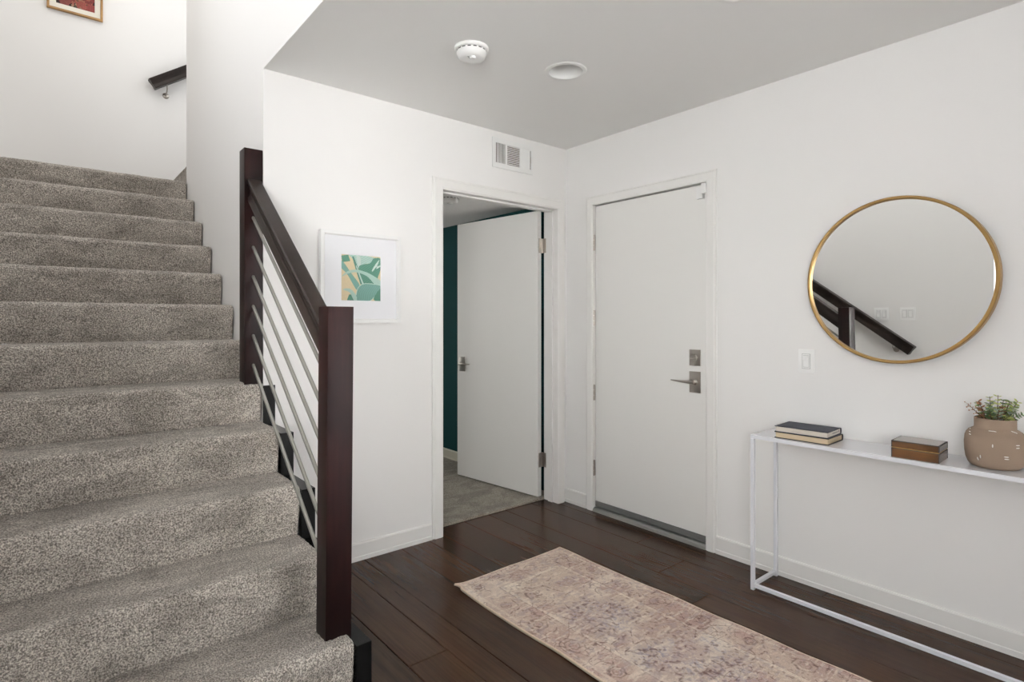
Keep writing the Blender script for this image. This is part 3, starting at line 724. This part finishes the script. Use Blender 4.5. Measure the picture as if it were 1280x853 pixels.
# ------------------------------------------------------------ console table
ct = thing('console_table', 'slim white metal console table against the right wall', 'table', (2.655, 0.75, 0))
bx0, bx1, by0, by1, t_ = -0.120, 0.120, -0.575, 0.575, 0.0165
for sx, sy in ((bx0, by1-t_), (bx1-t_, by1-t_), (bx0, by0), (bx1-t_, by0)):
    obj('leg', box(BM(), sx, sx+t_, sy, sy+t_, 0.0, 0.702, 0.0012), M_table, ct)
for sy in (by1-t_, by0): obj('base_rail', box(BM(), bx0+t_, bx1-t_, sy+0.0005, sy+t_-0.0005, 0.014, 0.014+t_, 0.0012), M_table, ct)
obj('base_rail', box(BM(), bx0+0.0005, bx0+t_-0.0005, by0+t_, by1-t_, 0.014, 0.014+t_, 0.0012), M_table, ct)
obj('tabletop', box(BM(), bx0, bx1, by0, by1, 0.7022, 0.7195, 0.0018, None, 2), M_table, ct)

# books
M_navy = mat('charcoal_book_cloth', (0.034, 0.038, 0.054), 0.75); bump(M_navy, noise_(M_navy, coords(M_navy), 700, 2), 0.3, 0.001)
M_blk = mat('black_book_cloth', (0.018, 0.018, 0.020), 0.6)
def pages(name, c):
    m = mat(name, c, 0.85); v = coords(m, (1, 1, 900)); f = noise_(m, v, 1.0, 2)
    L(m, ramp(m, f, [(0.35, tuple(x*0.82 for x in c)), (0.65, c)]), P(m).inputs['Base Color']); return m
M_pg1, M_pg2 = pages('white_page_edges', (0.70, 0.64, 0.56)), pages('cream_page_edges', (0.66, 0.53, 0.36))
def book(label, loc, rz, W_, L_, H2, mc, mp, stamp=False):
    t = thing('book', label, 'book', loc, rz, 'books on the console table')
    # spine at +x; fore-edge at -x; cover outlines drawn as a C
    c = 0.0026; r = H2/2; pts = [(-W_/2, 0), (W_/2-r*0.5, 0)]
    for k in range(1, 6): a = -PI/2+PI*k/6; pts.append((W_/2-r*0.5+r*0.5*math.cos(a), r+r*math.sin(a)))
    pts += [(W_/2-r*0.5, H2), (-W_/2, H2), (-W_/2, H2-c), (W_/2-r*0.5, H2-c)]
    for k in range(1, 6): a = PI/2-PI*k/6; pts.append((W_/2-r*0.5+(r*0.5-c)*math.cos(a), r+(r-c)*math.sin(a)))
    pts += [(W_/2-r*0.5, c), (-W_/2, c)]
    obj('cover', prism(BM(), pts, 'y', -L_/2, L_/2), mc, t)
    pg = obj('pages', box(BM(), -W_/2+0.004, W_/2-r*0.5, -L_/2+0.0035, L_/2-0.0035, c+0.0001, H2-c-0.0001, 0.0008), mp, t)
    if stamp:
        bm = BM()
        for k in range(9): box(bm, -0.02+k*0.0075, -0.02+k*0.0075+0.0045, -L_/2+0.0030, -L_/2+0.0036, H2*0.45, H2*0.45+0.003)
        box(bm, 0.052, 0.058, -L_/2+0.0030, -L_/2+0.0036, H2*0.42, H2*0.42+0.007)
        s = obj('edge_print', bm, M_blk, pg); s['kind'] = 'stuff'
    return t
book('black book with cream page edges lying under the charcoal book', (2.644, 1.111, 0.7197), 0.03, 0.172, 0.226, 0.0275, M_blk, M_pg2)
book('charcoal cloth-covered book lying on top of the black book', (2.641, 1.113, 0.7474), 0.05, 0.168, 0.222, 0.0265, M_navy, M_pg1, True)

# keepsake box
M_bwood = wood_dark('box_front_veneer', (0.105, 0.046, 0.016), (0.17, 0.078, 0.028), 0.22, 'y', 0.6)
M_btop = wood_dark('box_top_veneer', (0.20, 0.13, 0.09), (0.27, 0.18, 0.125), 0.2, 'y', 0.6)
M_brass = mat('brass_strip', (0.62, 0.40, 0.16), 0.25, 1.0)
kb = thing('keepsake_box', 'small lacquered brown wooden box with black edges on the console table', 'box', (2.612, 0.686, 0.7197), 0.035)
hx, hy = 0.064, 0.076
obj('box_body', box(BM(), -hx, hx, -hy, hy, 0, 0.036, 0.001), M_bwood, kb)
obj('brass_strip', box(BM(), -hx+0.0005, hx-0.0005, -hy+0.0005, hy-0.0005, 0.036, 0.0395), M_brass, kb)
lid = obj('lid', box(BM(), -hx, hx, -hy, hy, 0.0395, 0.0640, 0.001), M_bwood, kb)
obj('lid_top_panel', box(BM(), -hx+0.004, hx-0.004, -hy+0.004, hy-0.004, 0.0638, 0.0646), M_btop, lid)
e = 0.0028
for z0, z1, par in ((0, 0.036, None), (0.0395, 0.064, lid)):
    bm = BM()
    for sx in (-1, 1):
        for sy in (-1, 1): box(bm, sx*hx-(e if sx > 0 else 0.0006), sx*hx+(0.0006 if sx > 0 else e), sy*hy-(e if sy > 0 else 0.0006), sy*hy+(0.0006 if sy > 0 else e), z0+0.0002, z1)
    zz = (z1-e, z1+0.0004) if par is not None else (z1-0.0022, z1)
    for sx in (-1, 1): box(bm, sx*hx-(e if sx > 0 else 0.0006), sx*hx+(0.0006 if sx > 0 else e), -hy, hy, *zz)
    for sy in (-1, 1): box(bm, -hx, hx, sy*hy-(e if sy > 0 else 0.0006), sy*hy+(0.0006 if sy > 0 else e), *zz)
    obj('black_edging', bm, M_blk, par or kb)

# vase with dash marks
M_clay = mat('matt_taupe_clay', (0.255, 0.188, 0.138), 0.85, 0, 0.25)
v = coords(M_clay, (6, 6, 130)); bump(M_clay, noise_(M_clay, v, 3.0, 4), 0.25, 0.002)
M_dash = mat('white_slip', (0.74, 0.72, 0.68), 0.7)
VC = Vector((2.660, 0.468, 0.7197))
vs = thing('clay_vase', 'taupe clay vase with white dash marks at the right end of the console table', 'vase', VC)
VP = [(0.0, 0.0), (0.062, 0.0), (0.070, 0.003), (0.078, 0.012), (0.0845, 0.030), (0.088, 0.055), (0.089, 0.085), (0.087, 0.108), (0.083, 0.120), (0.076, 0.130), (0.066, 0.1365), (0.0615, 0.139), (0.0600, 0.142), (0.0600, 0.174), (0.0590, 0.176), (0.0570, 0.176), (0.0560, 0.174), (0.056, 0.14), (0.075, 0.11), (0.08, 0.06), (0.05, 0.012), (0.0, 0.010)]
obj('vase_body', lathe(BM(), VP, 72), M_clay, vs, 50)
def vr(z):
    for (r0, z0), (r1, z1) in zip(VP[1:12], VP[2:13]):
        if z0 <= z <= z1: return r0+(r1-r0)*(z-z0)/max(z1-z0, 1e-6)
    return 0.06
va = math.atan2(-VC.y, -VC.x)
def dash(px, pv, ln, tilt):
    """small inlaid stroke: px, pv = offset from vase axis and height in mm"""
    z = pv; r = vr(z); a = va+math.asin(max(-0.97, min(0.97, px/r)))
    pts = []
    for k in range(5):
        s = (k/4-0.5)*ln; aa = a+s*math.cos(tilt)/r; zz = z+s*math.sin(tilt); rr = vr(zz)+0.0002
        pts.append((rr*math.cos(aa), rr*math.sin(aa), zz))
    bm = BM(); tube(bm, pts, [0.0009, 0.0017, 0.0018, 0.0017, 0.0009], 8)
    obj('dash_mark', bm, M_dash, vs, 60)
def P2(u, v): return ((u-1245.0)/(346*1.31), 1.25-(v-400.5)/362.0-VC.z)
for u, v_, ln, tl in ((1240.0, 537.5, .014, 0.0), (1243.5, 541, .014, -0.08), (1213.5, 544.5, .010, -0.25), (1213.2, 547.5, .010, -0.12), (1213.5, 550.5, .010, -0.12),
                      (1242, 560.5, .012, PI/2), (1272.3, 558, .013, 0.0), (1272.3, 561.3, .012, 0.02), (1258.6, 573, .013, -0.03), (1259, 575.8, .013, -0.03),
                      (1227, 576.5, .012, PI/2), (1223.8, 580, .011, PI/2+0.35), (1268, 535, .015, -0.5), (1295, 566, .012, 0.3), (1225, 538, .0, 0)):
    if ln: p = P2(u, v_); dash(p[0], max(0.02, min(0.1365, p[1])), ln, tl)
for k in range(9):     # strokes on the side away from the camera
    a = va+PI/2+0.35+k*0.28; z = 0.035+0.085*((k*0.618) % 1)
    bm = BM(); r = vr(z); tube(bm, [((vr(z)+0.0002)*math.cos(a+s), (vr(z)+0.0002)*math.sin(a+s), z) for s in (-0.07, 0, 0.07)], 0.0015, 8); obj('dash_mark', bm, M_dash, vs)

# eucalyptus sprigs
GREENS = [mat('sage_leaf', (0.27, 0.36, 0.13), 0.55), mat('deep_green_leaf', (0.11, 0.19, 0.07), 0.5), mat('yellow_green_leaf', (0.58, 0.62, 0.22), 0.55), mat('russet_leaf', (0.34, 0.16, 0.07), 0.55), mat('grey_green_leaf', (0.34, 0.40, 0.30), 0.6)]
M_stem = mat('plant_stem', (0.12, 0.06, 0.035), 0.7)
pl = thing('eucalyptus_sprigs', 'bunch of green and russet eucalyptus sprigs standing in the clay vase', 'plant', VC+Vector((0, 0, 0.11)))
PR = random.Random(21)
def leaf(bm, base, d, ln, wd, nrm_):
    d = d.normalized(); s = d.cross(nrm_).normalized(); n2 = s.cross(d)
    prof = [(0, 0), (0.25, 0.75), (0.5, 1.0), (0.8, 0.75), (1.0, 0.0)]
    C_ = [bm.verts.new(base+d*ln*t+n2*(-0.12*ln*math.sin(t*PI))) for t, _ in prof]
    Rv = [bm.verts.new(base+d*ln*t+s*wd*w_/2+n2*(0.06*ln)) for t, w_ in prof[1:-1]]
    Lv = [bm.verts.new(base+d*ln*t-s*wd*w_/2+n2*(0.06*ln)) for t, w_ in prof[1:-1]]
    for side in (Rv, Lv):
        bm.faces.new((C_[0], side[0], C_[1])); bm.faces.new((C_[1], side[0], side[1], C_[2])); bm.faces.new((C_[2], side[1], side[2], C_[3])); bm.faces.new((C_[3], side[2], C_[4]))
rightv = Vector((0.771, -0.637, 0)); fwdv = Vector((0.637, 0.771, 0))
SPR = [  # lateral (m), depth, height above the rim, kind, lean start
    (-0.020, 0.00, 0.078, 2, 'tall'), (-0.052, 0.01, 0.062, 3, 'tall'), (-0.100, 0.0, 0.052, 3, 'berry'), (-0.040, -0.02, 0.040, 1, 'tall'), (-0.012, -0.03, 0.034, 4, 'tall'),
    (0.012, -0.02, 0.042, 3, 'tall'), (0.022, -0.01, 0.068, 1, 'tall'), (0.028, 0.02, 0.080, 2, 'tall'), (0.045, -0.01, 0.062, 0, 'tall'), (0.060, 0.02, 0.060, 2, 'tall'),
    (0.040, -0.04, 0.036, 4, 'tall'), (0.078, 0.0, 0.050, 0, 'tall'), (0.092, 0.01, 0.060, 2, 'tall'), (0.075, 0.03, 0.046, 3, 'berry'), (0.0, 0.03, 0.05, 4, 'tall'), (0.058, -0.045, 0.020, 1, 'tall'), (0.018, -0.045, -0.004, 2, 'low'),
    (-0.03, 0.045, 0.05, 0, 'tall'), (0.03, 0.05, 0.055, 4, 'tall')]
for sx, sd, hh, kd, typ in SPR:
    tip = rightv*sx+fwdv*sd+Vector((0, 0, 0.066+hh)); base = rightv*sx*0.18+fwdv*sd*0.2+Vector((0, 0, -0.05))
    rim = (tip-Vector((0, 0, tip.z-0.066))); l = rim.length
    midr = rim*(min(0.044, l*0.75)/max(l, 1e-4)); mid = Vector((midr.x, midr.y, 0.060 if typ != 'low' else 0.072))
    pts = []
    for k in range(13):
        t = k/12; pts.append(base*(1-t)**2+mid*2*t*(1-t)*1.0+tip*t*t if False else (base.lerp(mid, min(1, t*2)) if t < 0.5 else mid.lerp(tip, (t-0.5)*2)))
    pts = [pts[0]]+[(pts[i-1]+pts[i]*2+pts[i+1])/4 for i in range(1, 12)]+[pts[-1]]
    stem = obj('sprig', tube(BM(), pts, [0.0016]*6+[0.0013]*4+[0.0009]*3, 6), M_stem, pl, 60)
    bm = BM(); nl = 6 if typ == 'tall' else 9
    for j in range(nl):
        t = 0.5+0.5*(j+0.6)/nl; i = min(11, int(t*12)); p = pts[i].lerp(pts[i+1], t*12-i); d = (pts[i+1]-pts[i]).normalized()
        a0 = j*PI/2+PR.uniform(-.4, .4)
        for q in (0, PI):
            o = d.orthogonal().normalized(); o = Matrix.Rotation(a0+q, 3, d) @ o
            if typ == 'berry':
                c = p+(o+d*0.7)*PR.uniform(0.008, 0.014); bmesh.ops.create_icosphere(bm, subdivisions=1, radius=PR.uniform(0.0018, 0.0028), matrix=Matrix.Translation(c))
                tube(bm, [p, c], 0.0005, 4)
            else:
                ln = PR.uniform(0.017, 0.024)*(1.15-0.45*(t-0.5)*2); leaf(bm, p, o+d*0.45, ln, ln*0.8, d)
    bl = obj('berries' if typ == 'berry' else 'leaves', bm, GREENS[kd] if typ != 'berry' else GREENS[3], stem, 50); bl['kind'] = 'stuff'

# ------------------------------------------------------------ rug
RW, RLEN = 0.695, 2.44
def rug_art(U, V):
    sh = U.shape; x = U*RW; y = (1-V)*RLEN          # y: distance from the far end is V*RLEN
    yy = V*RLEN
    base = srgb(186, 168, 154)*1.0; pink = srgb(170, 142, 134); grey = srgb(150, 136, 140); lite = srgb(212, 200, 186); dark = srgb(98, 72, 68); blue = srgb(122, 122, 142)
    def nz(cx, cy, s): return vnoise(sh, (max(2, int(RLEN/cy)), max(2, int(RW/cx))), s)
    a = nz(.16, .2, 1)*.6+nz(.06, .07, 2)*.4; b = nz(.2, .14, 3)*.55+nz(.05, .05, 4)*.45
    st_ = nz(.09, .012, 5)*.5+nz(.03, .008, 6)*.5; fi = nz(.008, .010, 7); fi2 = nz(.012, .012, 8); fi3 = rng.rand(*sh)
    mx = lambda A, B, w_: A*(1-w_[..., None])+B*w_[..., None]
    s01 = lambda v_, lo, hi: np.clip((v_-lo)/(hi-lo), 0, 1)
    img = np.zeros(sh+(3,)); img[:] = base
    img = mx(img, pink, s01(a, .48, .72)*.7); img = mx(img, lite, s01(b, .5, .75)*.85)
    ed = np.minimum(np.minimum(x, RW-x), np.minimum(yy, RLEN-yy))
    bord = (ed < .155)
    img = mx(img, pink, bord*0.22); img = mx(img, lite, (np.abs(ed-.162) < .008)*.55); img = mx(img, dark, (np.abs(ed-.152) < .0025)*.35*(fi2 > .4)); img = mx(img, lite, (np.abs(ed-.03) < .006)*.35)
    # worn bluish motif fields in the centre
    for cy_, cx_, rx, ry in ((.62, .33, .17, .17), (1.05, .38, .2, .2), (.95, .25, .12, .1), (1.55, .34, .2, .22), (2.05, .34, .18, .2), (.30, .45, .07, .04)):
        d = np.hypot((x-cx_)/rx, (yy-cy_)/ry); m = s01(1.15-d+0.5*(a-.5), 0, .5)*(~bord)
        img = mx(img, grey, m*.36*(0.5+0.5*fi2)); img = mx(img, blue, m*s01(fi, .6, .7)*.42); img = mx(img, dark, m*s01(fi2, .68, .74)*.5)
    pm = s01(nz(.13, .10, 41)*.65+nz(.05, .05, 42)*.35, .5, .68); img = mx(img, pink*.86, pm*.5)
    # faint angular vine lattice
    for per, ph, s in ((.115, 0.0, 1), (.115, .5, -1)):
        q = np.abs(((x*s+yy)/per+ph+0.25*np.sin(yy*31)+0.2*np.sin(x*43)) % 1-.5); img = mx(img, dark, (q < .035)*s01(fi2+a*.5, .6, .9)*.6)
    q = nz(.022, .022, 12); img = mx(img, dark, s01(np.abs(q-.5), .0, .05)*0+((np.abs(q-.5) < .035)*s01(a+nz(.1, .1, 13), .85, 1.25))*.55)
    # medallions down the borders
    side = [.075, RW-.075]
    for cx_ in side:
        k = 0; cy_ = .09
        while cy_ < RLEN:
            dx_, dy_ = np.abs(x-cx_), np.abs(yy-cy_); d = np.maximum(dx_*.9+dy_*.55, dy_*1.0); rr_ = (.030, .022, .038, .040)[k % 4]
            wob = 0.004*(fi2-.5)
            img = mx(img, dark, (np.abs(d-rr_+wob) < .0036)*.50*s01(a+fi2, .5, 1.0)); img = mx(img, dark, (np.abs(d-rr_*.5+wob) < .0032)*.42); img = mx(img, pink*.9, (d < rr_*.28)*.6)
            cy_ += .205; k += 1
    for cx_ in (.24, .40, .55):
        dx_, dy_ = np.abs(x-cx_), np.abs(yy-.085); d = dx_*.6+dy_; img = mx(img, dark, (np.abs(d-.03) < .004)*.4*(fi2 > .35))
    img = mx(img, lite, s01(st_, .62, .8)*.5); fk = s01(nz(.10, .08, 31)*.6+nz(.04, .04, 32)*.4, .42, .62); img = mx(img, dark, s01(fi*.6+fi2*.4, .60, .72)*.50*fk); img = mx(img, lite, s01(nz(.009, .007, 33), .72, .85)*.45*(1-fk)); img = mx(img, grey, s01(nz(.02, .014, 15), .68, .8)*.35)
    img *= (0.86+0.26*fi3*0.55+0.12*fi)[..., None]
    edge = srgb(204, 186, 166); img = mx(img, edge, (ed < .006)*.85)
    return np.clip(img*np.array([1.24, 1.25, 1.24]), 0, 0.9)
M_rug = attr_mat('woven_rug', 0.95, 420)
rg = thing('runner_rug', 'faded pink and beige oriental runner rug lying on the dark plank floor', 'rug', (1.835, 2.215-RLEN/2, 0), 0.006)
nu, nv = 230, 800
def rug_place(u, v):
    x = (u-0.5)*RW; y = RLEN/2-v*RLEN
    e = 0.0035*np.sin(v*RLEN*9.0+1)*np.clip((np.abs(u-.5)-.44)/.06, 0, 1)
    z = 0.0062+0.0016*np.sin(x*19+y*7)*np.sin(y*11)+e*0.5+np.abs(e)*0.6
    # lifted and folded far-left corner
    du, dv = u*RW, v*RLEN; q = np.clip(1-(du+dv*0.55)/0.085, 0, 1); z = z+0.012*q**1.3; x = x-0.004*q+0.010*np.clip(1-(dv-0.03)**2/0.0006, 0, 1)*np.clip(1-du/0.03, 0, 1); y = y-0.012*q
    x = x+0.0022*np.sin(y*13.0)*(np.clip((np.abs(u-.5)-.3)/.2, 0, 1))
    return np.stack([x, y, z], -1)
o = grid_print('rug_pile', nu, nv, rug_art, rug_place, M_rug, rg)
md = o.modifiers.new('thick', 'SOLIDIFY'); md.thickness = 0.005; md.offset = -1
o.data.shade_smooth()
M_bind = mat('rug_binding_yarn', (0.42, 0.35, 0.27), 0.95)
bm = BM(); ring = []
for k in range(40): ring.append((k/40, 0))
for k in range(140): ring.append((1, k/140))
for k in range(40): ring.append((1-k/40, 1))
for k in range(140): ring.append((0, 1-k/140))
R_ = [rug_place(np.array([[a]]), np.array([[b]]))[0, 0] for a, b in ring]+[rug_place(np.array([[0.0]]), np.array([[0.0]]))[0, 0]]
tube(bm, [Vector(p)-Vector((0, 0, 0.0015)) for p in R_], 0.0030, 8)
obj('bound_edge', bm, M_bind, rg, 60)

# ------------------------------------------------------------ windows
def window(name, label, axis, plane_in, plane_out, a0, a1, z0, z1, mull, cased=True):
    t = thing(name, label, 'window', (0, 0, 0)); t['kind'] = 'structure'
    def bx(bm, u0, u1, d0, d1, za, zb, bev=0.002):
        d0, d1 = sorted((d0, d1))
        return box(bm, d0, d1, u0, u1, za, zb, bev) if axis == 'x' else box(bm, u0, u1, d0, d1, za, zb, bev)
    mid = (plane_in+plane_out)/2 if cased else plane_out*0.8+plane_in*0.2; s = 1 if plane_in > plane_out else -1; f = 0.045
    bm = BM(); bx(bm, a0+.001, a0+f, mid-.03, mid+.03, z0+.001, z1-.001); bx(bm, a1-f, a1-.001, mid-.03, mid+.03, z0+.001, z1-.001); bx(bm, a0+f, a1-f, mid-.03, mid+.03, z0+.001, z0+f); bx(bm, a0+f, a1-f, mid-.03, mid+.03, z1-f, z1-.001)
    for m_ in mull: bx(bm, m_-.025, m_+.025, mid-.03, mid+.03, z0+f, z1-f)
    obj('window_frame', bm, M_white, t)
    c0 = plane_in+s*0.001; c1 = plane_in+s*0.019
    bm = BM(); w_ = 0.065
    bx(bm, a0-w_, a0, c0, c1, z0-w_, z1+w_); bx(bm, a1, a1+w_, c0, c1, z0-w_, z1+w_); bx(bm, a0, a1, c0, c1, z1, z1+w_); bx(bm, a0, a1, c0, c1, z0-w_, z0)
    if cased: obj('casing', bm, M_trim, t)
    else: bm.free()
    g_ = mat('window_glass', (1, 1, 1), 0.0); P(g_).inputs['Transmission Weight'].default_value = 1.0; P(g_).inputs['IOR'].default_value = 1.01
    ed = [a0+f]+list(mull)+[a1-f]
    for p, q in zip(ed, ed[1:]): obj('pane', bx(BM(), p, q, mid-.002, mid+.002, z0+f, z1-f, 0), g_, t)
    return t
window('window_1', 'white framed window in the left wall whose edge shows at the right of the mirror', 'x', XL, XL-0.14, W_Y0, W_Y1, W_Z0, W_Z1, [0.05], False)
window('added_stair_window', 'white framed window added high in the left wall over the stairs to bring in light', 'x', XL, XL-0.14, U_Y0, U_Y1, U_Z0, U_Z1, [2.5])  # made-up window, put in to send light across to the right wall
window('added_rear_window', 'wide white framed window added in the rear wall behind the camera to bring in daylight', 'y', YREAR, YREAR-0.14, R0, R1, 0.3, RZ, [4.35])  # made-up window, placed to light the back wall but not the right wall

# labels for the setting
LAB = {'floor': ('dark walnut plank floor of the entry hall', 'floor'), 'wall_back': ('white wall with the side doorway and leaf print', 'wall'), 'wall_right': ('white wall with the front door and round mirror', 'wall'),
       'wall_stair_side': ('white wall beside the upper stairs running above the hall ceiling edge', 'wall'), 'wall_left': ('white wall along the left of the stairs, seen in the mirror', 'wall'), 'wall_rear': ('white wall behind the camera', 'wall'),
       'wall_landing': ('white wall at the top of the stairs with the poppy print', 'wall'), 'ceiling': ('smooth white ceiling of the entry hall', 'ceiling'), 'ceiling.001': ('slab above the hall ceiling', 'ceiling'), 'ceiling.002': ('high ceiling over the stairwell', 'ceiling'),
       'wall_side_room': ('dark teal wall of the side room behind the open door', 'wall'), 'wall_side_room_end': ('dark teal end wall of the side room', 'wall'), 'wall_side_room_left': ('dark teal left wall of the side room', 'wall'), 'ceiling.003': ('low white ceiling of the side room', 'ceiling'),
       'floor.001': ('beige carpet floor of the side room beyond the doorway', 'floor'), 'baseboard_right': ('white baseboard under the console table on the right wall', 'baseboard'), 'baseboard_right.001': ('short white baseboard between doorway corner and front door', 'baseboard'),
       'baseboard_back': ('white baseboard on the back wall left of the doorway', 'baseboard'), 'baseboard_left': ('white baseboard on the left wall before the stairs', 'baseboard'), 'baseboard_side_room': ('cream baseboard along the teal wall', 'baseboard'),
       'trim_1': ('white casing around the side room doorway', 'trim'), 'trim_2': ('white jamb lining inside the side room doorway', 'trim'), 'trim_3': ('white casing around the front door', 'trim'), 'trim_4': ('white jamb lining around the front door leaf', 'trim'), 'wall_living_right': ('white right wall of the invented living space behind the camera', 'wall'), 'wall_living_front': ('white wall of the invented living space, turning right at the end of the hall', 'wall'), 'wall_porch': ('dark outer face behind the front door', 'wall')}
for o in S.objects:
    if o.parent is None and o.name in LAB: o['label'], o['category'] = LAB[o.name]
